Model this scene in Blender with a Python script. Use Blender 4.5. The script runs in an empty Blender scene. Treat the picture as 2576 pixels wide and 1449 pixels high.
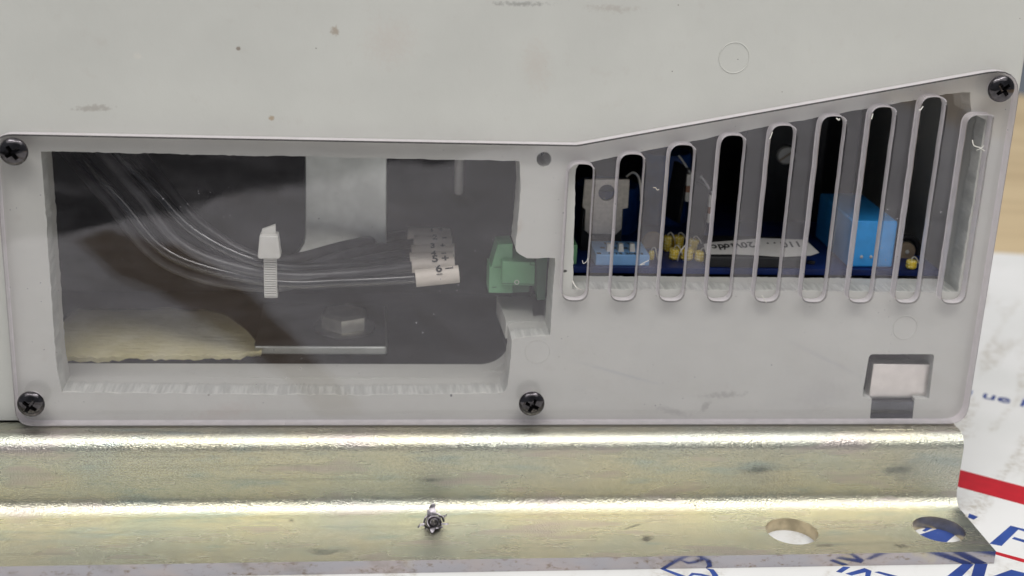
import bpy, bmesh, math, random
from math import sin, cos, pi, radians, hypot, atan2
from mathutils import Vector, Matrix, noise
random.seed(7)
S = bpy.context.scene
COL = S.collection
S.unit_settings.system = 'METRIC'; S.unit_settings.scale_length = 0.01      # one unit = one centimetre

# ------------------------------------------------------------------ camera
CX, CY, FP = 1288.0, 724.5, 3482.0                 # principal point and focal length for a 2576 px wide picture
RT = Vector((0.994, -0.0972, 0.0418)); DN = Vector((0.0094, -0.3232, -0.9463)); FW = Vector((0.1054, 0.9418, -0.3203))
FW.normalize(); RT = (RT - FW*RT.dot(FW)).normalized(); DN = FW.cross(RT).normalized()
CAM = Vector((-3.66, -32.77, 17.29))
cd = bpy.data.cameras.new('camera'); cam = bpy.data.objects.new('camera', cd); COL.objects.link(cam)
m = Matrix((( RT.x, -DN.x, -FW.x, CAM.x), (RT.y, -DN.y, -FW.y, CAM.y), (RT.z, -DN.z, -FW.z, CAM.z), (0, 0, 0, 1)))
cam.matrix_world = m
cd.sensor_width = 36; cd.lens = FP/2576*36; cd.clip_start = 0.5; cd.clip_end = 2000
cd.dof.use_dof = True; cd.dof.focus_distance = 34.6; cd.dof.aperture_fstop = 0.13
S.camera = cam

# ------------------------------------------------------------------ light
W = bpy.data.worlds.new('World'); S.world = W; W.use_nodes = True
W.node_tree.nodes['Background'].inputs['Color'].default_value = (0.80, 0.88, 1.0, 1)
W.node_tree.nodes['Background'].inputs['Strength'].default_value = 0.17
def area(name, loc, target, sx, sy, L, col=(1, 1, 1)):
    ld = bpy.data.lights.new(name, 'AREA'); ld.shape = 'RECTANGLE'; ld.size = sx; ld.size_y = sy
    ld.energy = L*pi*sx*sy; ld.color = col
    o = bpy.data.objects.new(name, ld); COL.objects.link(o); o.location = loc
    o.rotation_euler = (Vector(target) - Vector(loc)).to_track_quat('-Z', 'Y').to_euler()
    return o
area('ceiling_bounce', (0, -70, 210), (0, -40, 0), 420, 330, 1.25, (1.0, 0.985, 0.96))
area('ceiling_tube', (-55, -100, 185), (0, 0, 0), 150, 30, 10.0, (1.0, 0.985, 0.955))
area('ceiling_tube', (75, -70, 190), (0, 0, 0), 150, 30, 9.5, (1.0, 0.985, 0.955))
S.view_settings.view_transform = 'Standard'; S.view_settings.look = 'None'
S.view_settings.exposure = 0.0; S.view_settings.gamma = 1.0
S.cycles.max_bounces = 12; S.cycles.transparent_max_bounces = 32; S.cycles.diffuse_bounces = 5; S.cycles.glossy_bounces = 6
S.cycles.caustics_reflective = False; S.cycles.caustics_refractive = False
S.cycles.sample_clamp_indirect = 4.0

# ------------------------------------------------------------------ where a photo pixel (2576 px wide) meets a plane
def ray(x, y): return RT*((x-CX)/FP) + DN*((y-CY)/FP) + FW
def at(x, y, Y=0.35):
    d = ray(x, y); return CAM + d*((Y-CAM.y)/d.y)
def atz(x, y, Z=0.0):
    d = ray(x, y); return CAM + d*((Z-CAM.z)/d.z)
def xz(x, y, Y=0.35):
    p = at(x, y, Y); return (p.x, p.z)

# ------------------------------------------------------------------ materials
class NT:
    def __init__(s, name):
        s.m = bpy.data.materials.new(name); s.m.use_nodes = True; s.t = s.m.node_tree; s.t.nodes.clear()
        s.out = s.n('ShaderNodeOutputMaterial')
    def n(s, typ, inp=None, **kw):
        d = s.t.nodes.new(typ)
        for k, v in kw.items(): setattr(d, k, v)
        for k, v in (inp or {}).items():
            if isinstance(v, tuple) and len(v) == 2 and hasattr(v[0], 'outputs'): s.t.links.new(v[0].outputs[v[1]], d.inputs[k])
            elif hasattr(v, 'outputs'): s.t.links.new(v.outputs[0], d.inputs[k])
            else: d.inputs[k].default_value = v
        return d
    def math(s, op, a, b=0.0, clamp=False):
        return s.n('ShaderNodeMath', {0: a, 1: b}, operation=op, use_clamp=clamp)
    def mix(s, f, a, b):
        a = c4(a); b = c4(b)
        d = s.n('ShaderNodeMix', data_type='RGBA')
        for k, v in ((0, f), (6, a), (7, b)):
            if hasattr(v, 'outputs'):
                o = v.outputs[2] if v.bl_idname == 'ShaderNodeMix' else v.outputs[0]
                s.t.links.new(o, d.inputs[k])
            else: d.inputs[k].default_value = v
        return d
    def ramp(s, f, lo, hi):
        return s.n('ShaderNodeMapRange', {0: f, 1: lo, 2: hi, 3: 0.0, 4: 1.0}, interpolation_type='SMOOTHSTEP')
    def coord(s): return s.n('ShaderNodeTexCoord')
    def noise(s, vec, scale, detail=2, rough=0.5): return s.n('ShaderNodeTexNoise', {'Vector': vec, 'Scale': scale, 'Detail': detail, 'Roughness': rough})
    def scale(s, vec, v, rot=(0, 0, 0)): return s.n('ShaderNodeMapping', {'Vector': vec, 'Scale': v, 'Rotation': rot})
    def bump(s, h, strength, dist, normal=None):
        i = {'Height': h, 'Strength': strength, 'Distance': dist}
        if normal: i['Normal'] = normal
        return s.n('ShaderNodeBump', i)
    def blot(s, co, c, r, rot, edge, nscale, namp, axes='xz'):
        # soft-edged patch of colour with a noisy outline, in object space
        mp = s.n('ShaderNodeMapping', {'Vector': co, 'Location': (0, 0, 0)}, vector_type='POINT')
        mp = s.n('ShaderNodeVectorMath', {0: co, 1: c}, operation='SUBTRACT')
        rt = s.n('ShaderNodeVectorRotate', {'Vector': mp, 'Axis': (0, 1, 0) if axes == 'xz' else (0, 0, 1), 'Angle': rot})
        sc = s.n('ShaderNodeVectorMath', {0: rt, 1: (1/r[0], 0 if axes == 'xz' else 1/r[1], 1/r[1] if axes == 'xz' else 0)}, operation='MULTIPLY')
        ln = s.n('ShaderNodeVectorMath', {0: sc}, operation='LENGTH')
        nz = s.noise(co, nscale, 4, 0.65)
        v = s.math('ADD', (ln, 1), s.math('MULTIPLY', s.math('SUBTRACT', nz, 0.5), namp))
        return s.n('ShaderNodeMapRange', {0: v, 1: 1.0, 2: 1.0-edge, 3: 0.0, 4: 1.0}, interpolation_type='SMOOTHSTEP')
    def bsdf(s, **k):
        d = s.n('ShaderNodeBsdfPrincipled')
        for kk, v in k.items():
            kk = {'color': 'Base Color', 'rough': 'Roughness', 'metal': 'Metallic', 'spec': 'Specular IOR Level', 'normal': 'Normal', 'trans': 'Transmission Weight', 'coat': 'Coat Weight'}[kk]
            if hasattr(v, 'outputs'):
                s.t.links.new(v.outputs[2] if v.bl_idname == 'ShaderNodeMix' else v.outputs[0], d.inputs[kk])
            else: d.inputs[kk].default_value = c4(v) if kk == 'Base Color' else v
        return d
    def done(s, sh):
        s.t.links.new(sh.outputs[0], s.out.inputs[0]); return s.m
def c4(c): return tuple(c)+(1,) if isinstance(c, tuple) and len(c) == 3 else c

def plain(name, col, rough=0.5, metal=0.0, spec=0.5, var=0.12, nscale=3.0, bump=0.0, bscale=30):
    t = NT(name); co = (t.coord(), 3)
    nz = t.noise(co, nscale, 3)
    c = t.mix(t.ramp(nz, 0.3, 0.7), tuple(x*(1-var) for x in col), tuple(min(1, x*(1+var)) for x in col))
    k = dict(color=c, rough=rough, metal=metal, spec=spec)
    if bump: k['normal'] = t.bump(t.noise(co, bscale, 3), bump, 0.02)
    return t.done(t.bsdf(**k))

GREY = (0.590, 0.588, 0.553)
def grey_plastic(name, stains_reflections=True, base=GREY, rough=0.47):
    t = NT(name); co = (t.coord(), 3)
    big = t.noise(co, 0.35, 3, 0.6); mid = t.noise(co, 2.2, 4, 0.6)
    c = t.mix(t.ramp(big, 0.25, 0.75), tuple(x*0.96 for x in base), tuple(x*1.03 for x in base))
    c = t.mix(t.math('MULTIPLY', t.ramp(mid, 0.58, 0.8), 0.25), c, (0.50, 0.46, 0.42))
    # pin-point specks of dirt
    for sc, thr, keep, col in ((1.3, 0.040, 0.55, (0.09, 0.08, 0.075)), (2.9, 0.050, 0.80, (0.20, 0.17, 0.15)), (0.8, 0.03, 0.7, (0.78, 0.76, 0.70))):
        v = t.n('ShaderNodeTexVoronoi', {'Vector': co, 'Scale': sc, 'Randomness': 1.0})
        sep = t.n('ShaderNodeSeparateColor', {0: (v, 1)})
        k = t.math('MULTIPLY', t.math('GREATER_THAN', sep, keep), t.math('LESS_THAN', v, t.math('MULTIPLY', (sep, 1), thr)))
        c = t.mix(t.math('MULTIPLY', k, 0.85), c, col)
    if stains_reflections:
        for (px, py, r, rot, st, col, edge, na) in (
            (842, 78, (0.12, 0.16), 0.5, 0.65, (0.33, 0.25, 0.18), 0.8, 2.2), (600, 122, (0.06, 0.06), 0, 0.8, (0.22, 0.17, 0.13), 0.6, 1.6),
            (235, 272, (0.55, 0.10), 0.05, 0.42, (0.25, 0.21, 0.18), 0.8, 2.4), (683, 296, (0.09, 0.08), 0, 0.8, (0.40, 0.30, 0.20), 0.6, 2.0),
            (1310, 10, (0.9, 0.07), 0.03, 0.5, (0.20, 0.19, 0.18), 0.8, 2.6), (1540, 22, (0.8, 0.12), 0.0, 0.35, (0.36, 0.30, 0.26), 0.9, 2.4),
            (1350, 165, (0.5, 0.9), 0.2, 0.22, (0.52, 0.42, 0.36), 1.0, 1.5), (980, 105, (0.9, 0.8), 0.4, 0.20, (0.52, 0.40, 0.35), 1.0, 1.5),
            (345, 140, (0.15, 0.1), 0.0, 0.4, (0.7, 0.66, 0.6), 0.8, 2.0), (1305, 575, (0.12, 0.35), -0.3, 0.3, (0.45, 0.36, 0.28), 1.0, 1.8),
            (1820, 994, (0.75, 0.13), 0.04, 0.5, (0.30, 0.29, 0.28), 0.9, 2.2), (1775, 1022, (0.22, 0.12), 0.9, 0.45, (0.24, 0.23, 0.22), 0.8, 2.2),
            (2060, 1000, (1.1, 0.7), 0.3, 0.25, (0.40, 0.39, 0.40), 1.0, 1.5), (560, 1040, (1.2, 0.35), 0.2, 0.25, (0.50, 0.38, 0.34), 1.0, 1.8),
            (1690, 1035, (0.8, 0.14), -0.25, 0.4, (0.34, 0.33, 0.33), 0.9, 2.0), (2240, 930, (1.5, 0.8), 0.6, 0.16, (0.40, 0.40, 0.41), 1.0, 1.5), (1421, 682, (0.06, 0.045), 0, 0.95, (0.05, 0.05, 0.05), 0.5, 1.2),
            (1135, 994, (0.035, 0.055), 0, 0.9, (0.10, 0.10, 0.11), 0.5, 1.0), (525, 992, (0.04, 0.05), 0, 0.8, (0.2, 0.17, 0.15), 0.5, 1.2), (498, 1067, (0.11, 0.05), 0, 0.7, (0.25, 0.22, 0.2), 0.6, 1.6), (1560, 940, (1.6, 0.08), -0.28, 0.30, (0.36, 0.38, 0.42), 1.0, 1.2), (2080, 905, (1.9, 0.10), -0.45, 0.22, (0.38, 0.38, 0.42), 1.0, 1.2)):  # last two bluish streaks paint in the card print's reflection
            p = at(px, py, 0.35)
            c = t.mix(t.math('MULTIPLY', t.blot(co, (p.x, 0, p.z), r, rot, edge, 9.0, na), st), c, col)
    rg = t.n('ShaderNodeMapRange', {0: mid, 1: 0.3, 2: 0.7, 3: rough-0.06, 4: rough+0.08})
    b = t.bump(t.noise(co, 26, 3, 0.6), 0.10, 0.02); b = t.bump(t.noise(co, 1.4, 3), 0.06, 0.2, b)
    return t.done(t.bsdf(color=c, rough=rg, spec=0.42, normal=b))
M_GREY = grey_plastic('grey_plastic'); M_GREY2 = grey_plastic('grey_plastic_plain', False)
def sawn():
    t = NT('sawn_grey_plastic'); co = (t.coord(), 3)
    st = t.noise(t.scale(co, (9, 0.8, 3), (0, 0, 0.75)), 1.0, 3, 0.55); fine = t.noise(co, 14, 3)
    c = t.mix(t.ramp(st, 0.35, 0.72), (0.52, 0.525, 0.50), (0.72, 0.725, 0.69))
    c = t.mix(t.math('MULTIPLY', t.ramp(fine, 0.55, 0.75), 0.3), c, (0.74, 0.74, 0.70))
    sx = t.n('ShaderNodeSeparateXYZ', {0: co})
    edge = t.math('ADD', (sx, 1), t.math('MULTIPLY', t.math('SUBTRACT', st, 0.5), 0.5))
    k = t.ramp(edge, 0.92, 1.08)
    c = t.mix(k, c, GREY)
    chip = t.ramp(t.math('ADD', (sx, 1), t.math('MULTIPLY', t.noise(co, 3.0, 4, 0.7), 0.35)), 0.60, 0.52)
    c = t.mix(t.math('MULTIPLY', chip, 0.85), c, (0.80, 0.79, 0.75))
    hh = t.math('MULTIPLY', st, t.math('SUBTRACT', 1.0, k))
    return t.done(t.bsdf(color=c, rough=0.6, spec=0.35, normal=t.bump(hh, 0.5, 0.06, t.bump(fine, 0.12, 0.03))))
M_SAWN = sawn()
M_BLACK = plain('black_plastic', (0.012, 0.012, 0.014), 0.6, var=0.3)
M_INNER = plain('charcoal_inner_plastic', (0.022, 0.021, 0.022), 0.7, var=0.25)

def fresnel(t, ior):
    bf = (t.n('ShaderNodeNewGeometry'), 6)
    i = t.math('ADD', t.math('MULTIPLY', t.math('SUBTRACT', 1.0, bf), ior), t.math('MULTIPLY', bf, 1.0/ior))
    return t.n('ShaderNodeFresnel', {'IOR': i})
def clear_plastic():
    t = NT('clear_acrylic'); co = (t.coord(), 3)
    tr = t.n('ShaderNodeBsdfTransparent', {'Color': (0.995, 0.991, 0.993, 1)})
    gl = t.n('ShaderNodeBsdfGlossy', {'Color': (0.97, 0.94, 1.0, 1), 'Roughness': 0.035, 'Normal': t.bump(t.noise(co, 0.5, 2), 0.03, 0.3)})
    body = t.n('ShaderNodeMixShader', {0: fresnel(t, 1.52), 1: tr, 2: gl})
    df = t.n('ShaderNodeBsdfDiffuse', {'Color': (0.78, 0.75, 0.80, 1)})
    # thin film of dust, also painting part of the mirrored veil: even haze, smears, crumbs and hair-thin scratches
    smear = t.ramp(t.noise(t.scale(co, (0.5, 1, 1.3), (0, 0.5, 0)), 1.2, 4, 0.6), 0.42, 0.80)
    f = t.math('ADD', 0.007, t.math('MULTIPLY', smear, 0.026))
    for sc, thr, keep in ((1.5, 0.040, 0.70), (3.6, 0.075, 0.76), (7.0, 0.14, 0.78)):
        v = t.n('ShaderNodeTexVoronoi', {'Vector': co, 'Scale': sc, 'Randomness': 1.0})
        sep = t.n('ShaderNodeSeparateColor', {0: (v, 1)})
        k = t.math('MULTIPLY', t.math('GREATER_THAN', sep, keep), t.math('LESS_THAN', v, t.math('MULTIPLY', (sep, 1), thr)))
        clus = t.ramp(t.noise(co, 0.45, 2), 0.40, 0.62)
        f = t.math('ADD', f, t.math('MULTIPLY', t.math('MULTIPLY', k, clus), 0.30))
    f = t.math('MINIMUM', f, 0.6)
    return t.done(t.n('ShaderNodeMixShader', {0: f, 1: body, 2: df}))
M_CLEAR = clear_plastic()
def clear_edge():
    t = NT('milled_acrylic_edge'); co = (t.coord(), 3)
    tr = t.n('ShaderNodeBsdfTransparent', {'Color': (0.93, 0.90, 0.92, 1)})
    df = t.n('ShaderNodeBsdfPrincipled', {'Base Color': (0.72, 0.68, 0.70, 1), 'Roughness': 0.28, 'Normal': t.bump(t.noise(t.scale(co, (9, 9, 3)), 2.0, 3), 0.5, 0.03)})
    tl = t.n('ShaderNodeBsdfTranslucent', {'Color': (0.86, 0.82, 0.84, 1)})
    a = t.n('ShaderNodeMixShader', {0: 0.22, 1: df, 2: tl})
    k = t.n('ShaderNodeMapRange', {0: t.noise(co, 3.0, 3), 1: 0.3, 2: 0.7, 3: 0.86, 4: 0.99})
    return t.done(t.n('ShaderNodeMixShader', {0: k, 1: tr, 2: a}))
M_EDGE = clear_edge()

def bevel_rim(name, k):
    t = NT(name)
    tr = t.n('ShaderNodeBsdfTransparent', {'Color': (k, k*0.97, k*0.985, 1)})
    gl = t.n('ShaderNodeBsdfGlossy', {'Color': (0.9, 0.88, 0.9, 1), 'Roughness': 0.12})
    return t.done(t.n('ShaderNodeMixShader', {0: t.math('MULTIPLY', fresnel(t, 1.6), 1.6, True), 1: tr, 2: gl}))
M_RIM = bevel_rim('polished_acrylic_rim', 0.70); M_RIMUP = bevel_rim('dark_line_acrylic_rim', 0.26)  # tint paints in the dark line refracted along the bevel
def zinc_rail():
    t = NT('yellow_zinc_plate'); co = (t.coord(), 3)
    pat = t.noise(t.scale(co, (0.32, 0.6, 0.6)), 1.0, 3, 0.6); pat2 = t.noise(t.scale(co, (0.22, 1.0, 1.0)), 1.7, 3, 0.6)
    strk = t.noise(t.scale(co, (0.10, 5, 5)), 1.6, 3, 0.6)
    c = t.mix(t.ramp(pat, 0.32, 0.62), (0.55, 0.56, 0.48), (0.63, 0.60, 0.465))
    c = t.mix(t.math('MULTIPLY', t.ramp(pat2, 0.52, 0.72), 0.8), c, (0.56, 0.49, 0.47))
    c = t.mix(t.math('MULTIPLY', t.ramp(pat2, 0.46, 0.28), 0.7), c, (0.43, 0.50, 0.48))
    c = t.mix(t.math('MULTIPLY', t.ramp(strk, 0.5, 0.75), 0.35), c, (0.38, 0.38, 0.33))
    # dark scuffs and grime spots on the flange
    for (px, py, r, rot, st, Y) in ((1625, 1355, (0.17, 0.22), 0.4, 0.85, None), (1590, 1325, (0.45, 0.05), -0.55, 0.7, None), (2075, 1372, (0.35, 0.10), 0, 0.6, None),
        (820, 1388, (0.6, 0.22), 0, 0.45, None), (2270, 1375, (0.3, 0.12), 0, 0.5, None), (735, 1310, (0.10, 0.08), 0, 0.6, None)):
        p = atz(px, py, 0.35)
        c = t.mix(t.math('MULTIPLY', t.blot(co, (p.x, p.y, 0), r, rot, 0.8, 7, 2.4, 'xy'), st), c, (0.09, 0.085, 0.08))
    for (px, py, r, st) in ((1085, 1208, (0.42, 0.10), 0.62), (1905, 1182, (0.66, 0.17), 0.75), (2262, 1182, (0.62, 0.19), 0.68), (2270, 1205, (0.4, 0.12), 0.25)):  # web: mirror images of screw tip and holes painted in
        p = at(px, py, -0.7)
        c = t.mix(t.math('MULTIPLY', t.blot(co, (p.x, 0, p.z), r, 0.03, 1.0, 5, 1.0), st), c, (0.16, 0.18, 0.19))
    v = t.n('ShaderNodeTexVoronoi', {'Vector': co, 'Scale': 2.4}); sep = t.n('ShaderNodeSeparateColor', {0: (v, 1)})
    k = t.math('MULTIPLY', t.math('GREATER_THAN', sep, 0.72), t.math('LESS_THAN', v, t.math('MULTIPLY', (sep, 1), 0.07)))
    c = t.mix(t.math('MULTIPLY', k, 0.8), c, (0.10, 0.09, 0.07))
    g1 = t.noise(t.scale(co, (20, 26, 26)), 1.0, 2, 0.6); g2 = t.noise(t.scale(co, (20, 6, 6)), 1.0, 2, 0.6)
    g = t.math('ADD', g1, t.math('MULTIPLY', g2, 0.7))
    b = t.bump(g, 0.60, 0.034); b = t.bump(strk, 0.07, 0.03, b)
    rg = t.n('ShaderNodeMapRange', {0: pat2, 1: 0.3, 2: 0.7, 3: 0.22, 4: 0.30})
    return t.done(t.bsdf(color=c, rough=rg, metal=1.0, normal=b))
M_RAIL = zinc_rail()
def sheared():
    t = NT('sheared_zinc_edge'); co = (t.coord(), 3)
    pat = t.noise(t.scale(co, (0.5, 1, 1)), 1.3, 3, 0.6)
    c = t.mix(t.ramp(pat, 0.38, 0.66), (0.43, 0.42, 0.455), (0.49, 0.44, 0.44))
    c = t.mix(t.math('MULTIPLY', t.ramp(t.noise(co, 0.9, 2), 0.62, 0.75), 0.7), c, (0.62, 0.55, 0.36))
    d = t.ramp(t.noise(t.scale(co, (4, 4, 7)), 1.0, 5, 0.75), 0.53, 0.70)
    c = t.mix(t.math('MULTIPLY', d, 0.75), c, (0.22, 0.15, 0.09))
    return t.done(t.bsdf(color=c, rough=0.16, metal=1.0, normal=t.bump(t.noise(t.scale(co, (8, 8, 2)), 1.0, 3), 0.10, 0.02)))
M_SHEAR = sheared()
M_HOLE = plain('amber_zinc_hole', (0.52, 0.44, 0.30), 0.30, 0.9, var=0.25, nscale=2.5, bump=0.2, bscale=8)
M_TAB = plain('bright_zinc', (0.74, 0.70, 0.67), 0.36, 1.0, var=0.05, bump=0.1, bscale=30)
M_TABLOW = plain('zinc_reflecting_dark', (0.10, 0.105, 0.12), 0.18, 1.0, var=0.25, nscale=2.0)  # dark reflection painted into the tab shank's colour
M_BOLT = plain('bright_bolt', (0.74, 0.72, 0.64), 0.28, 0.9, var=0.08)
M_DARKZ = plain('zinc_reflecting_interior', (0.07, 0.068, 0.07), 0.35, 0.5, var=0.3, nscale=1.0)  # reflection of the dark interior painted into the foot's top
M_ZINC = plain('galvanized_steel', (0.58, 0.60, 0.575), 0.40, 0.85, var=0.12, nscale=1.3, bump=0.1)
M_BLKSCREW = plain('black_oxide_steel', (0.075, 0.07, 0.075), 0.13, 0.9, var=0.35, nscale=6, bump=0.12, bscale=9)
M_BURR = plain('torn_dark_steel', (0.20, 0.185, 0.20), 0.28, 1.0, var=0.3, nscale=8, bump=0.3, bscale=14)
M_SWARF = plain('white_plastic_swarf', (0.74, 0.72, 0.66), 0.4, var=0.05)
M_NYLON = plain('white_nylon', (0.64, 0.63, 0.59), 0.45, var=0.04)
M_WIRE = plain('black_wire_jacket', (0.012, 0.012, 0.014), 0.14, spec=0.8, var=0.2, bump=0.05, bscale=3)
M_WIRE2 = plain('matt_black_wire_jacket', (0.045, 0.044, 0.047), 0.36, spec=0.6, var=0.25)
M_SLEEVE = plain('cream_sleeve', (0.66, 0.60, 0.53), 0.5, var=0.04, nscale=4)
M_INK = plain('black_ink', (0.02, 0.02, 0.02), 0.6, var=0.1)
M_INKGREY = plain('grey_ink', (0.10, 0.10, 0.13), 0.6, var=0.1)
M_GREEN = plain('green_terminal_plastic', (0.155, 0.36, 0.185), 0.5, var=0.10, nscale=1.5)
M_GREEND = plain('dark_and_shaded_green', (0.06, 0.14, 0.08), 0.5, var=0.15)
M_PCB = plain('blue_solder_mask', (0.007, 0.020, 0.11), 0.4, var=0.25, nscale=2)
M_DIP = plain('light_blue_plastic', (0.20, 0.40, 0.70), 0.5, var=0.05)
M_CAP = plain('bright_blue_plastic', (0.03, 0.31, 0.74), 0.33, var=0.06)
M_DKBLUE = plain('deep_blue_sleeve', (0.006, 0.05, 0.22), 0.35, var=0.2)
M_TAN = plain('tan_ceramic', (0.33, 0.25, 0.17), 0.6, var=0.12)
M_TIN = plain('dull_tin', (0.44, 0.41, 0.37), 0.5, 0.6, var=0.10, nscale=9, bump=0.25, bscale=24)
M_LEAD = plain('tinned_wire', (0.75, 0.73, 0.68), 0.28, 1.0, var=0.06)
M_WHITE = plain('white_paper_label', (0.50, 0.49, 0.47), 0.6, var=0.04)
M_COPPER = plain('brown_component', (0.30, 0.14, 0.08), 0.5, var=0.2)
def yellow_mesh():
    t = NT('yellow_knurled_body'); co = (t.coord(), 3)
    v = t.n('ShaderNodeTexVoronoi', {'Vector': co, 'Scale': 13.0, 'Randomness': 0.35})
    c = t.mix(t.ramp(v, 0.15, 0.6), (1.0, 0.90, 0.40), (0.78, 0.56, 0.05))
    return t.done(t.bsdf(color=c, rough=0.25, spec=0.6, normal=t.bump(v, 0.8, -0.05)))
M_YEL = yellow_mesh()
def cream_sheet():
    t = NT('yellowed_foam'); co = (t.coord(), 3)
    a = t.noise(co, 0.8, 4, 0.65); b_ = t.noise(t.scale(co, (2, 7, 4)), 1.0, 4, 0.7)
    c = t.mix(t.ramp(a, 0.3, 0.7), (0.76, 0.68, 0.36), (0.92, 0.85, 0.56))
    c = t.mix(t.math('MULTIPLY', t.ramp(b_, 0.55, 0.8), 0.5), c, (0.46, 0.35, 0.18))
    return t.done(t.bsdf(color=c, rough=0.75, spec=0.2, normal=t.bump(b_, 0.9, 0.10, t.bump(t.noise(co, 16, 4, 0.7), 0.5, 0.04))))
M_FOAM = cream_sheet()
def mail_white():
    t = NT('white_coated_card'); co = (t.coord(), 3)
    lo = t.noise(co, 0.25, 3)
    rot = t.scale(co, (1, 1, 1), (0, 0, radians(-57)))
    st = t.noise(t.scale(rot, (0.22, 1.1, 1)), 1.0, 3, 0.5); sp = t.noise(co, 3.2, 5, 0.75)
    c = t.mix(t.ramp(lo, 0.3, 0.7), (0.74, 0.735, 0.72), (0.80, 0.79, 0.78))
    d = t.math('MULTIPLY', t.ramp(st, 0.50, 0.66), t.ramp(sp, 0.38, 0.66))
    c = t.mix(t.math('MULTIPLY', d, 0.58), c, (0.34, 0.28, 0.19))
    return t.done(t.bsdf(color=c, rough=0.45, spec=0.4))
M_MAIL = mail_white()
M_RED = plain('red_print', (0.50, 0.012, 0.022), 0.45, var=0.06)
def blue_print():
    t = NT('blue_print'); co = (t.coord(), 3)
    sp = t.noise(co, 5, 4, 0.7); lo = t.noise(co, 0.9, 2)
    c = t.mix(t.ramp(lo, 0.3, 0.7), (0.018, 0.045, 0.22), (0.035, 0.085, 0.34))
    c = t.mix(t.math('MULTIPLY', t.ramp(sp, 0.6, 0.8), 0.3), c, (0.30, 0.34, 0.48))
    return t.done(t.bsdf(color=c, rough=0.45))
M_BLUEP = blue_print()
def wood():
    t = NT('pale_wood'); co = (t.coord(), 3)
    r = t.scale(co, (1, 1, 1), (0, 0, radians(12)))
    g = t.noise(t.scale(r, (0.05, 0.55, 1)), 1.0, 4, 0.6); f = t.noise(t.scale(r, (0.3, 7, 1)), 1.0, 3, 0.6)
    c = t.mix(t.ramp(g, 0.3, 0.7), (0.53, 0.40, 0.235), (0.66, 0.52, 0.32))
    c = t.mix(t.math('MULTIPLY', t.ramp(f, 0.45, 0.75), 0.35), c, (0.34, 0.22, 0.10))
    return t.done(t.bsdf(color=c, rough=0.45))
M_WOOD = wood()
M_KRAFT = plain('dark_kraft_paper', (0.24, 0.175, 0.105), 0.7, var=0.2)
M_FLOOR = plain('dark_floor', (0.03, 0.03, 0.032), 0.8, var=0.2, nscale=0.02)

# ------------------------------------------------------------------ mesh helpers
def finish(me, mats, smooth=35):
    for q in (mats if isinstance(mats, (list, tuple)) else [mats]): me.materials.append(q)
    if smooth:
        me.polygons.foreach_set('use_smooth', [True]*len(me.polygons)); me.set_sharp_from_angle(angle=radians(smooth))
    me.update()
class MB:
    def __init__(s): s.bm = bmesh.new(); s.cur = 0
    def vs(s, pts): return [s.bm.verts.new(p) for p in pts]
    def f(s, v):
        try: q = s.bm.faces.new(v); q.material_index = s.cur; return q
        except ValueError: return None
    def box(s, x0, x1, y0, y1, z0, z1, M=None):
        p = [Vector(q) for q in ((x0,y0,z0),(x1,y0,z0),(x1,y1,z0),(x0,y1,z0),(x0,y0,z1),(x1,y0,z1),(x1,y1,z1),(x0,y1,z1))]
        if M: p = [M @ q for q in p]
        v = s.vs(p)
        for i in ((3,2,1,0),(4,5,6,7),(0,1,5,4),(1,2,6,5),(2,3,7,6),(3,0,4,7)): s.f([v[k] for k in i])
        return s
    def loft(s, rings, cap=True, closed=True):
        R = [s.vs(r) for r in rings]; n = len(R[0])
        for a, b in zip(R, R[1:]):
            for i in range(n if closed else n-1):
                j = (i+1) % n; s.f([a[i], a[j], b[j], b[i]])
        if cap and closed: s.f(R[0][::-1]); s.f(R[-1])
        return s
    def lathe(s, prof, M=None, n=28, cap=True):
        # prof: (radius, height) pairs, revolved about local Z
        M = M or Matrix()
        return s.loft([[M @ Vector((r*cos(2*pi*i/n), r*sin(2*pi*i/n), h)) for i in range(n)] for r, h in prof], cap)
    def tube(s, pts, r, n=10, cap=True):
        pts = [Vector(p) for p in pts]; rings = []
        up = Vector((0, 0, 1))
        for i, p in enumerate(pts):
            d = (pts[min(i+1, len(pts)-1)] - pts[max(i-1, 0)]).normalized()
            if i == 0:
                a = d.cross(up if abs(d.z) < 0.9 else Vector((1, 0, 0))).normalized()
            else: a = (a - d*a.dot(d)).normalized()
            b = d.cross(a); rr = r[i] if isinstance(r, (list, tuple)) else r
            rings.append([p + (a*cos(2*pi*k/n) + b*sin(2*pi*k/n))*rr for k in range(n)])
        return s.loft(rings, cap)
    def prism(s, poly, y0, y1, plane='xz'):
        def P(q, h): return {'xz': (q[0], h, q[1]), 'xy': (q[0], q[1], h), 'yz': (h, q[0], q[1])}[plane]
        return s.loft([[P(q, y0) for q in poly], [P(q, y1) for q in poly]])
    def mesh(s, name, mats, smooth=35):
        bmesh.ops.recalc_face_normals(s.bm, faces=s.bm.faces[:])
        me = bpy.data.meshes.new(name); s.bm.to_mesh(me); s.bm.free(); finish(me, mats, smooth); return me
def spline(pts, k=8):
    out = []; P = [Vector(p) for p in pts]; n = len(P)
    for i in range(n-1):
        a, b, c, d = P[max(i-1, 0)], P[i], P[i+1], P[min(i+2, n-1)]
        for j in range(k):
            u = j/k
            out.append(0.5*((2*b) + (c-a)*u + (2*a-5*b+4*c-d)*u*u + (3*b-a-3*c+d)*u**3))
    out.append(P[-1]); return out
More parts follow.
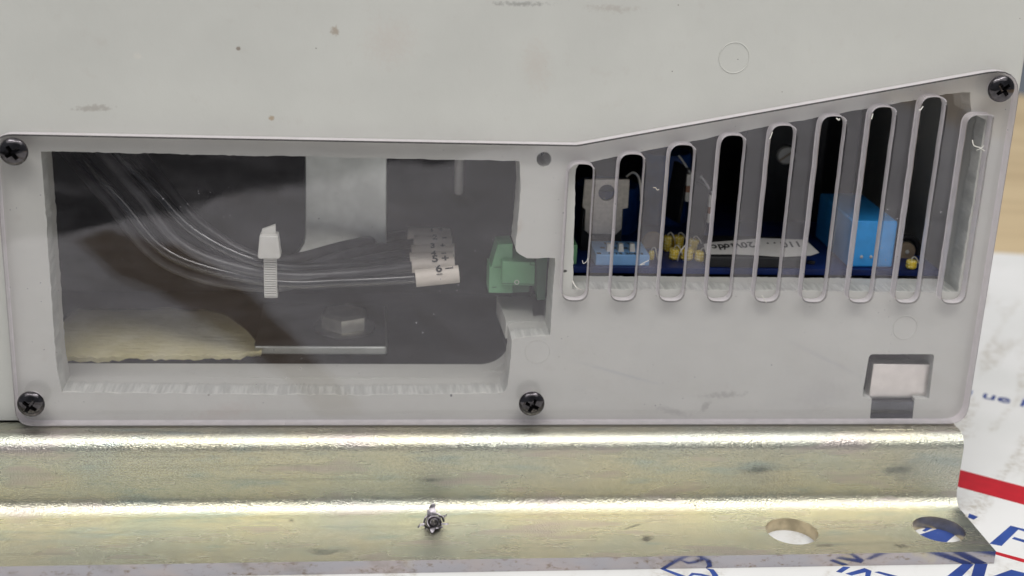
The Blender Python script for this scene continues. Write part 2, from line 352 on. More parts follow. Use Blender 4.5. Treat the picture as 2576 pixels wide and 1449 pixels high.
def jag(poly, step=0.12, amp=0.015, seed=0, closed=True):
    out = []; n = len(poly)
    for i in range(n if closed else n-1):
        a = Vector(poly[i]); b = Vector(poly[(i+1) % n]); L = (b-a).length; k = max(1, int(L/step))
        nr = Vector((-(b-a).y, (b-a).x)).normalized() if L > 1e-6 else Vector((0, 0))
        for j in range(k):
            p = a.lerp(b, j/k)
            if j: p = p + nr*(amp*(noise.noise(Vector((p.x*2.3, p.y*2.3, seed)))*1.2 + 0.8*noise.noise(Vector((p.x*9, p.y*9, seed+5)))))
            out.append((p.x, p.y))
    return out
def roundpoly(poly, rad, k=5):
    out = []; n = len(poly)
    for i in range(n):
        a, b, c = Vector(poly[i-1]), Vector(poly[i]), Vector(poly[(i+1) % n]); r = rad[i] if isinstance(rad, (list, tuple)) else rad
        if r <= 0: out.append(tuple(b)); continue
        u = (a-b).normalized(); v = (c-b).normalized(); ang = u.angle(v); t = min(r/math.tan(ang/2), (a-b).length*0.49, (c-b).length*0.49)
        p, q = b+u*t, b+v*t
        for j in range(k+1):
            w = j/k; out.append(tuple((1-w)**2*p + 2*w*(1-w)*b + w*w*q))
    return out
def ellipse(c, rx, ry, n=32): return [(c[0]+rx*cos(2*pi*i/n), c[1]+ry*sin(2*pi*i/n)) for i in range(n)]
def plate(name, loops, thick, bev=0.0, plane='xz', base=0.0, res=1):
    # outline plus holes, filled and extruded; 'xz': front face at Y=base, going back; 'xy': bottom at Z=base
    cu = bpy.data.curves.new(name, 'CURVE'); cu.dimensions = '2D'; cu.fill_mode = 'BOTH'
    cu.extrude = thick/2 - bev; cu.bevel_depth = bev; cu.bevel_resolution = res; cu.offset = -bev
    for lp in loops:
        sp = cu.splines.new('POLY'); sp.points.add(len(lp)-1); sp.use_cyclic_u = True
        for p, q in zip(sp.points, lp): p.co = (q[0], q[1], 0, 1)
    o = bpy.data.objects.new(name, cu); COL.objects.link(o)
    me = bpy.data.meshes.new_from_object(o.evaluated_get(bpy.context.evaluated_depsgraph_get()))
    bpy.data.objects.remove(o); bpy.data.curves.remove(cu)
    for v in me.vertices:
        x, y, z = v.co
        v.co = (x, base + thick/2 - z, y) if plane == 'xz' else (x, y, base + thick/2 + z)
    me.name = name; me.materials.clear(); return me
def text_mesh(name, body, size, M, mat, thick=0.004, bold=0.0, align='CENTER'):
    cu = bpy.data.curves.new(name, 'FONT'); cu.body = body; cu.size = size; cu.extrude = thick; cu.offset = bold; cu.align_x = align; cu.align_y = 'CENTER'; cu.resolution_u = 3
    o = bpy.data.objects.new(name, cu); COL.objects.link(o)
    me = bpy.data.meshes.new_from_object(o.evaluated_get(bpy.context.evaluated_depsgraph_get()))
    bpy.data.objects.remove(o); bpy.data.curves.remove(cu)
    me.transform(M); me.name = name; me.materials.clear(); finish(me, mat, 0); return me
def frame(o, xa, ya):
    xa = Vector(xa).normalized(); ya = Vector(ya); ya = (ya - xa*ya.dot(xa)).normalized(); za = xa.cross(ya)
    return Matrix(((xa.x, ya.x, za.x, o[0]), (xa.y, ya.y, za.y, o[1]), (xa.z, ya.z, za.z, o[2]), (0, 0, 0, 1)))

# ------------------------------------------------------------------ object helpers
def tag(o, label=None, cat=None, group=None, kind=None):
    for k, v in (('label', label), ('category', cat), ('group', group), ('kind', kind)):
        if v: o[k] = v
    return o
def thing(name, loc, label, cat, group=None):
    o = bpy.data.objects.new(name, None); o.empty_display_size = 0.3; COL.objects.link(o); o.location = loc
    return tag(o, label, cat, group)
def wloc(p):
    v = Vector()
    while p is not None: v = v + p.location; p = p.parent
    return v
def part(name, me, parent, label=None):
    # meshes are modelled in world coordinates; the part sits at the world origin under its parent
    o = bpy.data.objects.new(name, me); COL.objects.link(o); o.parent = parent; o.location = -wloc(parent)
    if label: o['label'] = label
    return o
def solo(name, me, label=None, cat=None, group=None, kind=None):
    # top-level single mesh: origin moved to its base
    xs = [v.co for v in me.vertices]
    c = Vector(((min(p.x for p in xs)+max(p.x for p in xs))/2, (min(p.y for p in xs)+max(p.y for p in xs))/2, min(p.z for p in xs)))
    me.transform(Matrix.Translation(-c))
    o = bpy.data.objects.new(name, me); COL.objects.link(o); o.location = c
    return tag(o, label, cat, group, kind)
def bevel(o, w=0.03, seg=2):
    b = o.modifiers.new('bevel', 'BEVEL'); b.width = w; b.segments = seg; b.limit_method = 'ANGLE'; b.angle_limit = radians(40); return o

# ================================================================== setting: floor, table, printed card
ZC = 2.36                                                 # lower edge of the cover above the table
u = Vector((cos(radians(-37)), sin(radians(-37)))); v = Vector((-u.y, u.x))      # the card lies turned about 37 degrees to the device
o2 = Vector((-8.3, -32.3))                                # a point on its front edge
def uv(a, b): return tuple(o2 + u*a + v*b)
floor = MB().box(-400, 400, -400, 400, -76, -75).mesh('floor', M_FLOOR)
tag(solo('floor', floor), kind='structure')
tbl = MB().prism([uv(-45, 0.15), uv(75, 0.15), uv(75, 110), uv(-45, 110)], -3.55, -0.55, 'xy').mesh('tabletop', M_WOOD)
tag(solo('tabletop', tbl), kind='structure')
mb_ = thing('mailing_box', (8, 8, -0.5), 'flat white mailing box with red stripes and blue lettering, lying under the zinc bracket', 'mailing box')
fa, fb = atz(2400, 629), atz(2580, 640.5); fd = (fb-fa).normalized()
part('card_panel', MB().prism([(-40, -6.5), (-16.4, -24.3), uv(0, 0), uv(50, 0.0), tuple((fb+fd*25).xy), tuple((fa-fd*70).xy)], -0.5, 0.0, 'xy').mesh('card_panel', M_MAIL), mb_)
gap = [(-14.4, -25.0), (-10.91, -22.02), (-8.11, -17.14), (-6.09, -12.17), (-4.64, -8.64), (-3.7, -5.9), (-5.0, -5.84), (-6.3, -8.63), (-8.5, -12.5), (-10.9, -16.2), (-13.4, -18.9), (-15.6, -23.5)]  # added strip in place of a card gap, for its mirrored diagonal
tag(solo('added_strip', MB().prism(gap, 0.004, 0.02, 'xy').mesh('added_strip', M_KRAFT)), 'added dark brown strip for the gap between cards, mirrored slanting across the wire window', 'paper strip')
def zpoly(pts, s, ox, oy): return [tuple(atz((ox+x/s)/1.5652, (oy+y/s)/1.5652, 0.0).xy) for x, y in pts]
def printed(name, poly, mat, z=0.004):
    me = MB().prism(poly, z-0.003, z+0.003, 'xy').mesh(name, mat, 0); part(name, me, mb_)
A = (4.5556, 3600, 1950); B = (2.1467, 2500, 2080); Cc = (2.3834, 3200, 1660)
r0 = zpoly([(1200, 405), (2600, 775), (2600, 950), (1200, 568)], *Cc)
printed('red_stripe', r0, M_RED)
printed('red_stripe', zpoly([(1300, 968), (2900, 1402), (2900, 1478), (1300, 1018)], *A), M_RED)
for L in (((1350, 870), (1725, 548), (1870, 612), (1565, 910)), ((1725, 548), (2250, 680), (2250, 740), (1868, 618)), ((1752, 782), (1790, 752), (2250, 880), (2250, 935)),
          ((985, 330), (1145, 390), (1065, 440), (960, 400)), ((595, 1449), (870, 1230), (1070, 1240), (860, 1449)), ((1020, 1460), (1085, 1230), (1315, 1235), (1250, 1470)),
          ((1400, 1460), (1740, 1338), (2050, 1415), (2050, 1560), (1700, 1600)), ((60, 720), (430, 600), (760, 690), (570, 850), (300, 850)), ((140, 640), (250, 560), (350, 580), (190, 655)),
          ((-200, 1800), (595, 1449), (860, 1449), (150, 1850)), ((900, 1900), (1020, 1460), (1250, 1470), (1150, 1950))):
    printed('blue_letter', zpoly(L, *A), M_BLUEP)
for L in (((215, 345), (260, 345), (480, 425), (900, 540), (860, 560), (400, 420)), ((1700, 368), (1760, 325), (1820, 330), (1745, 378)), ((1780, 385), (1940, 338), (2000, 362), (1985, 420), (1900, 520), (1860, 500), (1945, 410), (1950, 372), (1830, 400)),
          ((2025, 372), (2060, 366), (2400, 450), (2360, 470)), ((600, 340), (665, 350), (705, 400), (640, 470), (560, 500), (540, 490), (620, 440), (655, 400), (630, 360)),
          ((430, 425), (480, 378), (560, 385), (640, 405), (640, 425), (560, 402), (500, 395))):
    printed('blue_letter', zpoly(L, *B), M_BLUEP)
tx0, tx1 = atz(2462, 992), atz(2576, 1016)
Mt = frame((tx0.x, tx0.y, 0.004), tx0-tx1, Vector((0, 0, 1)).cross(tx0-tx1))
part('small_print', text_mesh('small_print', 'eu ue lle n', 0.95, frame((tx0.x-0.9, tx0.y+0.62, 0.006), tx1-tx0, Vector((0, 0, 1)).cross(tx1-tx0)), M_BLUEP, 0.003, 0.012, 'LEFT'), mb_)
part('small_print', text_mesh('small_print', 'n', 0.9, frame((20.4, 9.6, 0.006), tx1-tx0, Vector((0, 0, 1)).cross(tx1-tx0)), M_BLUEP, 0.003, 0.012, 'LEFT'), mb_)

# ================================================================== grey enclosure
XR = 12.50
enc = thing('instrument_enclosure', (0, 5, ZC), 'pale grey plastic instrument housing with sawn openings, standing on the zinc bracket', 'enclosure')
win = [xz(*p) for p in ((103, 381), (767, 393.5), (971, 398.7), (1307, 405.5), (1310, 472), (1300, 592), (1296.5, 624), (1299, 632), (1307, 639.5), (1325, 649.6), (1396, 649.6), (1396, 677),
       (1383, 844), (1328, 847), (1298, 850), (1287.6, 856), (1286, 900), (1277, 969), (1273, 980), (1265, 987), (1250, 989.7), (911, 994), (600, 992), (155, 986.7), (143, 930), (129.4, 752), (119, 600), (107, 430))]
vent = [xz(*p) for p in ((1449, 425), (1456, 413), (1760, 352), (1917, 320.7), (2327, 246.7), (2380, 236), (2441, 232), (2443, 285), (2480, 302), (2410, 735), (1440, 727.5))]
lat = roundpoly([xz(*p) for p in ((2187, 891), (2351, 891), (2337, 1003), (2301, 1003), (2294, 1069), (2187, 1069), (2193, 1003), (2168, 1001))], [0.12, 0.1, 0.02, 0.0, 0.0, 0.0, 0.0, 0.22])
hole = ellipse(xz(1368.5, 401), 0.185, 0.185)
outer = [(-30, ZC+0.02), (XR, ZC+0.02), (XR, 16.5), (-30, 16.5)]
wall = plate('front_wall', [outer, jag(win, 0.1, 0.02, 1), jag(vent, 0.09, 0.018, 2), lat, hole], 1.1, 0.0, 'xz', 0.35)
finish(wall, [M_GREY, M_SAWN], 30)
for f in wall.polygons:
    if abs(f.normal.y) < 0.5 and -20 < f.center.x < XR-0.1 and ZC+0.3 < f.center.z < 14: f.material_index = 1
fw = part('front_wall', wall, enc)
def ring_mark(px, py, r, tilt=0.0, minor=0.013):
    c = at(px, py, 0.35); mbx = MB()
    pts = [(c.x + r*cos(a), 0.349, c.z + r*sin(a)) for a in [2*pi*i/40 for i in range(41)]]
    mbx.tube(pts, minor, 6, False); part('ejector_mark', mbx.mesh('ejector_mark', M_GREY2), fw)
ring_mark(1847, 145, 0.375); ring_mark(2277, 824, 0.325); ring_mark(1352, 885, 0.32, 0, 0.008); ring_mark(2092, 1052, 0.34, 0, 0.008)
# rounded right flank: quarter round then side wall going back
prof = [(XR, 0.35)] + [(XR + 0.22*sin(a), 0.57 - 0.22*cos(a)) for a in [pi/2*i/8 for i in range(1, 9)]] + [(XR+0.24, 13.0), (XR+0.05, 13.0), (XR+0.0, 1.45)]
part('side_wall', MB().loft([[(p[0], p[1], ZC+0.02) for p in prof], [(p[0], p[1], 16.5) for p in prof]]).mesh('side_wall', M_GREY2, 40), enc)
part('roof', MB().box(-30, XR, 1.45, 13.0, 16.2, 16.5).mesh('roof', M_GREY2), enc)
part('back_wall', MB().box(-30, XR+0.04, 13.01, 13.4, ZC+0.02, 16.5).mesh('back_wall', M_GREY2), enc)
zs = at(600, 990).z
part('inner_floor', MB().box(-11.9, 0.42, 1.452, 2.42, zs-0.5, zs-0.012).mesh('inner_floor', M_GREY2), enc)
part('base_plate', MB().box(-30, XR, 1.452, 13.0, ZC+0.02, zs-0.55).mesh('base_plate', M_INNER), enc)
# fillet at the rear right corner of the inner floor
q = [(0.42, zs-0.012), (-0.55, zs-0.012)] + [(-0.55 + 0.75*sin(a), zs-0.012 + 0.55*(1-cos(a))) for a in [pi/2*i/8 for i in range(1, 9)]] + [(0.42, zs+0.6)]
part('corner_fillet', MB().prism(q, 1.9, 2.41, 'xz').mesh('corner_fillet', M_GREY2, 50), enc)
# notch ledge beside the terminal block, with a dark slot
nb = at(1383, 844).z
def nl(px, py): return tuple(atz(px, py, nb-0.006).xy)
ledge = plate('notch_ledge', [[(0.05, 1.453), (1.30, 1.453), (1.33, 3.4), (-0.02, 3.4)], [nl(1341, 795), nl(1368, 793), nl(1370, 740), nl(1335, 740)]], 0.5, 0.0, 'xy', nb-0.506)
finish(ledge, M_GREY2, 30); part('notch_ledge', ledge, enc)
part('slot_shade_block', MB().box(0.1, 1.3, 1.46, 3.4, nb-1.0, nb-0.52).mesh('slot_shade_block', M_BLACK), enc)  # black block in place of the shade inside the slot
part('inner_rib', MB().prism([(1.452, 6.85), (1.9, 6.95), (2.5, 7.35), (3.1, 8.1), (3.6, 9.2), (3.8, 10.4), (1.452, 10.4)], 0.40, 0.75, 'yz').mesh('inner_rib', M_GREY2, 40), enc)
part('partition', MB().box(0.95, 1.20, 3.6, 9.0, ZC+0.5, 16.0).mesh('partition', M_BLACK), enc)
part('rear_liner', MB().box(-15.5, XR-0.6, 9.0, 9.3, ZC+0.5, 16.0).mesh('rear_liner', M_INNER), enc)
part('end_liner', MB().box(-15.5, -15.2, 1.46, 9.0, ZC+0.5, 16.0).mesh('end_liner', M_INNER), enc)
pp = at(1153, 488, 5.2)
part('standoff_post', MB().lathe([(0.0, pp.z-0.02), (0.10, pp.z), (0.125, pp.z+0.05), (0.125, 12)], Matrix.Translation((pp.x, 5.2, 0)), 20).mesh('standoff_post', M_NYLON), enc)
c8 = at(1975, 389, 6.4)
ns = MB().lathe([(0.27, 0.0), (0.275, 0.10), (0.24, 0.16)], frame(c8, (1, 0, 0), (0, 0, 1)), 28)
nso = part('nylon_screw', ns.mesh('nylon_screw', M_NYLON), enc)
part('drive_slot', MB().box(-0.25, 0.25, -0.030, 0.030, 0.10, 0.166, frame(c8, (1, 0, 0.75), (-0.75, 0, 1))).mesh('drive_slot', M_TAN), nso)
part('black_mount', MB().box(c8.x-1.2, c8.x+1.2, 6.41, 6.6, c8.z-2.2, 14).mesh('black_mount', M_BLACK), enc)

# ================================================================== clear cover with nine slots
top = [at(0, 320, 0), at(1440, 352, 0)]
zt = 9.84; xk = 1.45; x0, x1 = -12.35, 12.50
outl = [(x0, ZC), (x1, ZC), (x1, at(2568, 165, 0).z), (xk, zt), (x0, zt)]
outl = roundpoly(outl, [0.45, 0.55, 0.75, 0.6, 0.45], 7)
slots = []
for i, ytop in enumerate((414, 389, 365.5, 341.5, 316.5, 293.2, 270, 245, 291)):
    xa = 1.298 + 1.2465*i; xb = xa + 0.632
    zb = at(1445 + 120*i, 756 + 0.9*i, 0).z; ztp = at(1465 + 126*i, ytop, 0).z
    rl = roundpoly([(xa, zb), (xb, zb), (xb, ztp), (xa, ztp)], [0.27, 0.27, 0.27, 0.27] if i < 8 else [0.27, 0.27, 0.06, 0.27], 6)
    slots.append(jag(rl, 0.25, 0.008, 20+i))
holes = [ellipse(tuple(at(px, py, 0).xz), 0.2, 0.2, 20) for px, py in ((33, 382), (77, 1018), (1338, 1017), (2520, 224))]
cov = plate('clear_cover', [outl] + slots + holes, 0.335, 0.034, 'xz', 0.0, 1)
finish(cov, [M_CLEAR, M_EDGE, M_RIM, M_RIMUP], 30)
for f in cov.polygons:
    if abs(f.normal.y) < 0.97: f.material_index = (3 if f.normal.z > 0.3 and f.center.z > zt-0.4 else 2) if f.normal.y < -0.2 and f.normal.z > -0.2 else 1
cv = solo('clear_cover', cov, 'clear acrylic cover plate with nine milled vent slots, screwed to the grey housing front', 'cover')

def burr(pts, w):
    q = [Vector((*p_[:1], p_[1], p_[2])) for p_ in pts]
    part('burr', MB().tube(spline(q, 5), w*0.62, 6).mesh('burr', M_SWARF), cv)
def bq(*px): return [at(x_, y_, yy) for x_, y_, yy in px]
for pts, w in ((bq((2446, 352, .0), (2450, 366, -.05), (2466, 372, -.02), (2476, 380, .05)), .022), (bq((2456, 378, -.02), (2466, 374, -.04), (2476, 366, -.02)), .012),
               (bq((1943, 332, 0), (1938, 346, -.04), (1935, 350, -.05)), .02), (bq((2196, 286, 0), (2192, 300, -.04)), .022), (bq((2322, 268, 0), (2316, 276, -.05), (2311, 277, -.05)), .022),
               (bq((2104, 297, .02), (2110, 302, -.03), (2112, 299, -.05)), .028), (bq((1465, 655, 0), (1468, 663, -.05), (1476, 657, -.06), (1479, 649, -.03)), .012), (bq((1643, 472, -.01), (1649, 472, -.02), (1653, 478, -.02), (1658, 476, -.01)), .012),
               (bq((1916, 742, -.02), (1922, 752, -.03), (1928, 761, -.01)), .016), (bq((1440, 706, .3), (1449, 722, .2), (1460, 728, .3)), .03), (bq((1622, 664, -.01), (1610, 666, -.02), (1632, 655, -.02)), .014)):
    burr(pts, w)

# ================================================================== black Phillips screws
def screw_mesh():
    mbx = MB(); R = 0.335; H = 0.20
    mbx.lathe([(R*0.97, 0.0), (R, 0.02), (R, 0.05)] + [(R*cos(a), 0.05 + (H-0.05)*sin(a)) for a in [pi/2*i/9 for i in range(1, 9)]] + [(0.008, H)], None, 40)
    bmesh.ops.recalc_face_normals(mbx.bm, faces=mbx.bm.faces[:])
    me = bpy.data.meshes.new('head'); mbx.bm.to_mesh(me); mbx.bm.free()
    a, b = 0.052, 0.185; cr = [(a, a), (b, a*0.85), (b, -a*0.85), (a, -a), (a*0.85, -b), (-a*0.85, -b), (-a, -a), (-b, -a*0.85), (-b, a*0.85), (-a, a), (-a*0.85, b), (a*0.85, b)]
    ct = MB().loft([[(x*0.45, y*0.45, 0.03) for x, y in cr], [(x, y, 0.16) for x, y in cr], [(x*1.12, y*1.12, 0.30) for x, y in cr]])
    bmesh.ops.recalc_face_normals(ct.bm, faces=ct.bm.faces[:])
    m2 = bpy.data.meshes.new('cut'); ct.bm.to_mesh(m2); ct.bm.free()
    o = bpy.data.objects.new('h', me); c = bpy.data.objects.new('c', m2); COL.objects.link(o); COL.objects.link(c)
    md = o.modifiers.new('b', 'BOOLEAN'); md.object = c; md.operation = 'DIFFERENCE'; md.solver = 'EXACT'
    bpy.context.view_layer.update()
    r = bpy.data.meshes.new_from_object(o.evaluated_get(bpy.context.evaluated_depsgraph_get()))
    bpy.data.objects.remove(o); bpy.data.objects.remove(c); r.materials.clear(); r.name = 'cover_screw'
    finish(r, M_BLKSCREW, 40); return r
sm = screw_mesh()
for px, py, rot, lab in ((33, 382, 0.60, 'black Phillips screw at the top left corner of the wire window'), (77, 1018, 0.95, 'black Phillips screw in the lower left corner of the clear cover'),
                         (1338, 1017, 1.15, 'black Phillips screw low between the wire window and the vent slots'), (2520, 224, 0.70, 'black Phillips screw in the raised upper right corner of the clear cover')):
    c = at(px, py, -0.08); o = bpy.data.objects.new('cover_screw', sm); COL.objects.link(o)
    o.matrix_world = Matrix.Translation((c.x, -0.001, c.z)) @ Matrix.Rotation(pi/2, 4, 'X') @ Matrix.Rotation(rot, 4, 'Z')
    tag(o, lab, 'screw', 'black screws holding the clear cover')

# ================================================================== zinc bracket
YW, T, ZF = -0.70, 0.35, 0.35
XE = 12.18; XL = -30.0
br = thing('mounting_bracket', (0, -1.8, 0), 'yellow zinc plated steel bracket with stepped profile, running under the grey housing', 'bracket')
ZT = ZC - 0.02; R1 = 0.40; R2 = 0.40
o_ = [(1.0, ZT), (YW+R1, ZT)] + [(YW+R1 - R1*sin(a), ZT-R1 + R1*cos(a)) for a in [pi/2*i/10 for i in range(1, 11)]]
o_ += [(YW - R2 + R2*cos(a), ZF+R2 - R2*sin(a)) for a in [pi/2*i/10 for i in range(0, 11)]]
i_ = [(YW-R2, 0.0)] + [(YW - R2 + (R2+T)*sin(a), ZF + R2 - (R2+T)*cos(a)) for a in [pi/2*i/10 for i in range(1, 11)]]
i_ += [(YW+R1 - (R1-T)*cos(a), ZT-R1 + (R1-T)*sin(a)) for a in [pi/2*i/6 for i in range(0, 7)]] + [(1.0, ZT-T)]
prof = o_ + i_
bmw = MB().loft([[(x, p[0], p[1]) for p in prof] for x in (XL, XE)], True)
part('web', bmw.mesh('web', [M_RAIL], 25), br)
YF = -3.02
def fz(px, py): return tuple(atz(px, py, ZF).xy)
h1, h2 = fz(1992, 1336), fz(2362, 1331)
f0_, f1_ = atz(0, 1425, ZF), atz(2503, 1387, ZF); sl_ = (f1_.y-f0_.y)/(f1_.x-f0_.x)
fl = plate('flange', [[(XL, f1_.y+sl_*(XL-f1_.x)), (XE+0.02, f1_.y), (XE+0.02, YW-R2), (XL, YW-R2)], ellipse(h1, 0.665, 0.69, 48), ellipse(h2, 0.665, 0.69, 48)], T, 0.0, 'xy', 0.0)
finish(fl, [M_RAIL, M_SHEAR, M_HOLE], 30)
for f in fl.polygons:
    if abs(f.normal.z) < 0.5: f.material_index = 2 if -2.9 < f.center.y < -1.25 and f.center.x < XE-0.1 else 1
part('flange', fl, br)
# hook tab seen through the notch of the cover
a, b = xz(2197, 916, 0.55), xz(2338, 1003, 0.55)
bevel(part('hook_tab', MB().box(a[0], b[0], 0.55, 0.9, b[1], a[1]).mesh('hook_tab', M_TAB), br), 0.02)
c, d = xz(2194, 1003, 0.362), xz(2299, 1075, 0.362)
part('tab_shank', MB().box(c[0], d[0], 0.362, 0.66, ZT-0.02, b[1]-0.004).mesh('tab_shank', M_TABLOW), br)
bevel(part('tab_root', MB().box(xz(2192, 1080, -0.1)[0], xz(2290, 1080, -0.1)[0], -0.28, 0.34, ZT-0.004, ZT+0.015).mesh('tab_root', M_RAIL), br), 0.01)

# ================================================================== burred screw tip on the flange
p = atz(1088, 1338, ZF)
bt = thing('screw_tip', (p.x, p.y, ZF), 'dark torn screw tip with curled metal burrs, poking out of the bracket flange', 'screw tip')
ax = Vector((-0.10, -0.80, 0.45)).normalized(); base = Vector((p.x+0.03, p.y+0.26, ZF+0.12))
Mx = frame(base, Vector((1, 0, 0.06)), Vector((0, 0.45, 0.8)))
th = MB(); pts = []; rad = []
th.lathe([(0.20, -0.12), (0.17, 0.0), (0.12, 0.10), (0.06, 0.26), (0.01, 0.32)], Mx, 20)
for i in range(75):
    a = i*0.26; k = i/74; pts.append(Mx @ Vector(((0.235*(1-k)+0.035)*cos(a), (0.215*(1-k)+0.03)*sin(a), -0.06+0.34*k))); rad.append(0.030*(1-0.5*k))
th.tube(pts, rad, 6)
part('threaded_cone', th.mesh('threaded_cone', M_BURR, 50), bt)
def flake(pts, w, seed):
    f = MB(); rings = []; random.seed(seed)
    P = spline(pts, 3)
    for i, q in enumerate(P):
        k = i/(len(P)-1); ww = w*(0.55+0.8*sin(pi*min(1, k*0.85+0.12)))*(1-0.55*k); t_ = random.uniform(-0.5, 0.5)
        s1 = Vector((cos(t_)*ww, random.uniform(-.02, .02), sin(t_)*ww)); th_ = Vector((0, 0.016, 0.012))
        rings.append([q-s1-th_, q+s1-th_*0.6, q+s1+th_, q-s1+th_*1.4])
    f.loft(rings); return f.mesh('burr_flake', M_BURR, 30)
B0 = Vector((p.x, p.y+0.20, ZF))
for pts, w, sd in (([B0+Vector((0, .10, .16)), B0+Vector((-.02, .18, .30)), B0+Vector((.01, .28, .42)), B0+Vector((.03, .33, .50))], 0.11, 3),
                   ([B0+Vector((.10, .08, .18)), B0+Vector((.20, .10, .25)), B0+Vector((.30, .10, .26)), B0+Vector((.36, .10, .31))], 0.035, 4),
                   ([B0+Vector((-.20, 0, .10)), B0+Vector((-.28, -.02, .11)), B0+Vector((-.36, -.08, .06))], 0.03, 5),
                   ([B0+Vector((.20, 0, .10)), B0+Vector((.30, -.02, .12)), B0+Vector((.40, -.02, .12))], 0.04, 6),
                   ([B0+Vector((-.02, -.12, .12)), B0+Vector((0, -.22, .10)), B0+Vector((-.03, -.30, .04))], 0.075, 8),
                   ([B0+Vector((.24, -.06, .06)), B0+Vector((.12, -.14, .07)), B0+Vector((.02, -.20, .10))], 0.035, 9)):
    part('burr_flake', flake(pts, w, sd), bt)

# ================================================================== wires with printed sleeves
ml = [((1045.5, 700), (1154.5, 689), 1.55), ((1036, 672), (1143, 667), 2.2), ((1031, 657), (1140, 653), 2.9), ((1035, 637), (1142, 634), 3.6), ((1040, 613), (1136, 615), 4.3), ((1025, 592), (1133, 596), 5.0)]
txts = ('6', '5', '4', '3', '2', '1'); sg = ('\u2013', '+', '\u2013', '+', '\u2013', '+')
names = ('front', 'second', 'third', 'fourth', 'fifth', 'rear')
tieY = (722, 703, 683, 700, 678, 660)
# way points at the tie (x about 680) and in the upper left corner
tie_px = [(680, 708, 1.25), (680, 690, 1.22), (680, 668, 1.30), (680, 722, 1.60), (680, 682, 1.62), (680, 655, 1.65)]
up_px = [((430, 640, 1.5), (300, 500, 1.9), (205, 395, 2.4), (150, 320, 2.9)), ((470, 625, 1.45), (350, 490, 1.8), (255, 380, 2.3), (200, 310, 2.8)), ((500, 590, 1.5), (390, 480, 1.9), (300, 390, 2.3), (235, 300, 2.8)),
         ((420, 665, 1.9), (265, 500, 2.4), (180, 400, 2.9), (120, 330, 3.4)), ((450, 585, 2.0), (320, 460, 2.5), (250, 370, 3.0), (190, 300, 3.5)), ((520, 575, 2.1), (420, 470, 2.6), (350, 380, 3.1), (300, 300, 3.6))]
mid_px = [(860, 709, 1.35), (870, 690, 1.6), (865, 668, 2.0), (880, 664, 2.4), (870, 640, 2.7), (880, 615, 3.0)]
for i in range(6):
    (lx, ly), (rx, ry), Y = ml[i]
    a = at(lx, ly, Y); b = at(rx, ry, Y); d = (b-a).normalized()
    wt = thing('wire', a.lerp(b, 0.5), '%s black wire of the bundle, in the sleeve numbered %s' % (names[i], txts[i]), 'wire', 'black wires gathered in the cable tie')
    path = [at(*q) for q in reversed(up_px[i])] + [at(*tie_px[i]), at(*mid_px[i]), a - d*0.05, a+d*0.3, b-d*0.1, b + d*0.02]
    part('jacket', MB().tube(spline(path, 10), 0.15 if i < 3 else 0.14, 12).mesh('jacket', M_WIRE if i in (0, 2) else M_WIRE2, 60), wt)
    r = 0.245
    n_ = Vector((0, -0.55, 0.83)); n_ = (n_ - d*n_.dot(d)).normalized(); t_ = n_.cross(d).normalized()
    tb = []
    for k, (rr) in ((0.0, 0.15), (0.0, r), (1.0, r), (1.0, 0.15)):
        q = a.lerp(b, k); tb.append([q + (n_*cos(w) + t_*sin(w)*0.92)*rr for w in [2*pi*j/22 for j in range(22)]])
    sl = part('marker_sleeve', MB().loft(tb).mesh('marker_sleeve', M_SLEEVE, 40), wt)
    nn = Vector((0, -0.40, 0.92)); nn = (nn - d*nn.dot(d)).normalized(); tt = nn.cross(d)
    q = a.lerp(b, 0.55 if i != 3 else 0.5) + nn*(r*1.0+0.004)
    part('printed_number', text_mesh('printed_number', txts[i], 0.36 if i < 2 else 0.26, frame(q, d, nn.cross(d)), M_INK, 0.002, 0.010), sl)
    part('printed_number', text_mesh('printed_number', sg[i], 0.36 if i < 2 else 0.22, frame(q + d*0.27, d, nn.cross(d)), M_INK, 0.002, 0.010), sl)
    if txts[i] in '64': part('printed_number', MB().box(-0.08, 0.08, -0.012, 0.012, -0.002, 0.002, frame(q + nn.cross(d)*-0.165 - nn*0.035, d, nn.cross(d))).mesh('printed_number', M_INK, 0), sl)

# ================================================================== cable tie
Yt = 1.02; p0 = at(680, 745, Yt)
ct = thing('cable_tie', p0, 'white nylon cable tie with its tail cut off, wrapped round the black wires', 'cable tie')
hd = [xz(*q, Yt) for q in ((655, 585), (701, 585), (708, 636), (704, 643), (654, 643), (650, 638))]
bevel(part('tie_head', MB().prism(hd, Yt-0.30, Yt+0.12).mesh('tie_head', M_NYLON), ct), 0.06, 3)
part('cut_tail', MB().prism([xz(*q, Yt-0.1) for q in ((659, 588), (694, 588), (693, 565), (659, 577))], Yt-0.14, Yt-0.02).mesh('cut_tail', M_NYLON), ct)
sb = MB(); zt_, zb_ = at(680, 640, Yt).z, at(680, 742, Yt).z
xc = [at(680, 640, Yt).x, at(680.5, 742, Yt).x]; n = 17; w = 0.165
for k in range(n):
    f0, f1 = k/n, (k+0.72)/n; X = xc[0]*(1-f0)+xc[1]*f0; za, zb = zt_+(zb_-zt_)*f0, zt_+(zb_-zt_)*f1
    sb.box(X-w*0.9, X+w*0.9, Yt-0.105, Yt-0.055, zb, za)
P = [(Yt-0.058, zt_+0.05), (Yt-0.058, zb_), (Yt+0.05, zb_-0.10), (Yt+0.6, zb_-0.05), (Yt+0.85, zb_+0.2), (Yt+0.85, zt_-0.1), (Yt+0.75, zt_-0.06), (Yt+0.78, zb_+0.2), (Yt+0.55, zb_+0.02), (Yt+0.08, zb_-0.03), (Yt+0.0, zb_+0.05), (Yt+0.0, zt_+0.05)]
sb.prism(P, xc[0]-w, xc[0]+w, 'yz')
part('strap', sb.mesh('strap', M_NYLON, 30), ct)

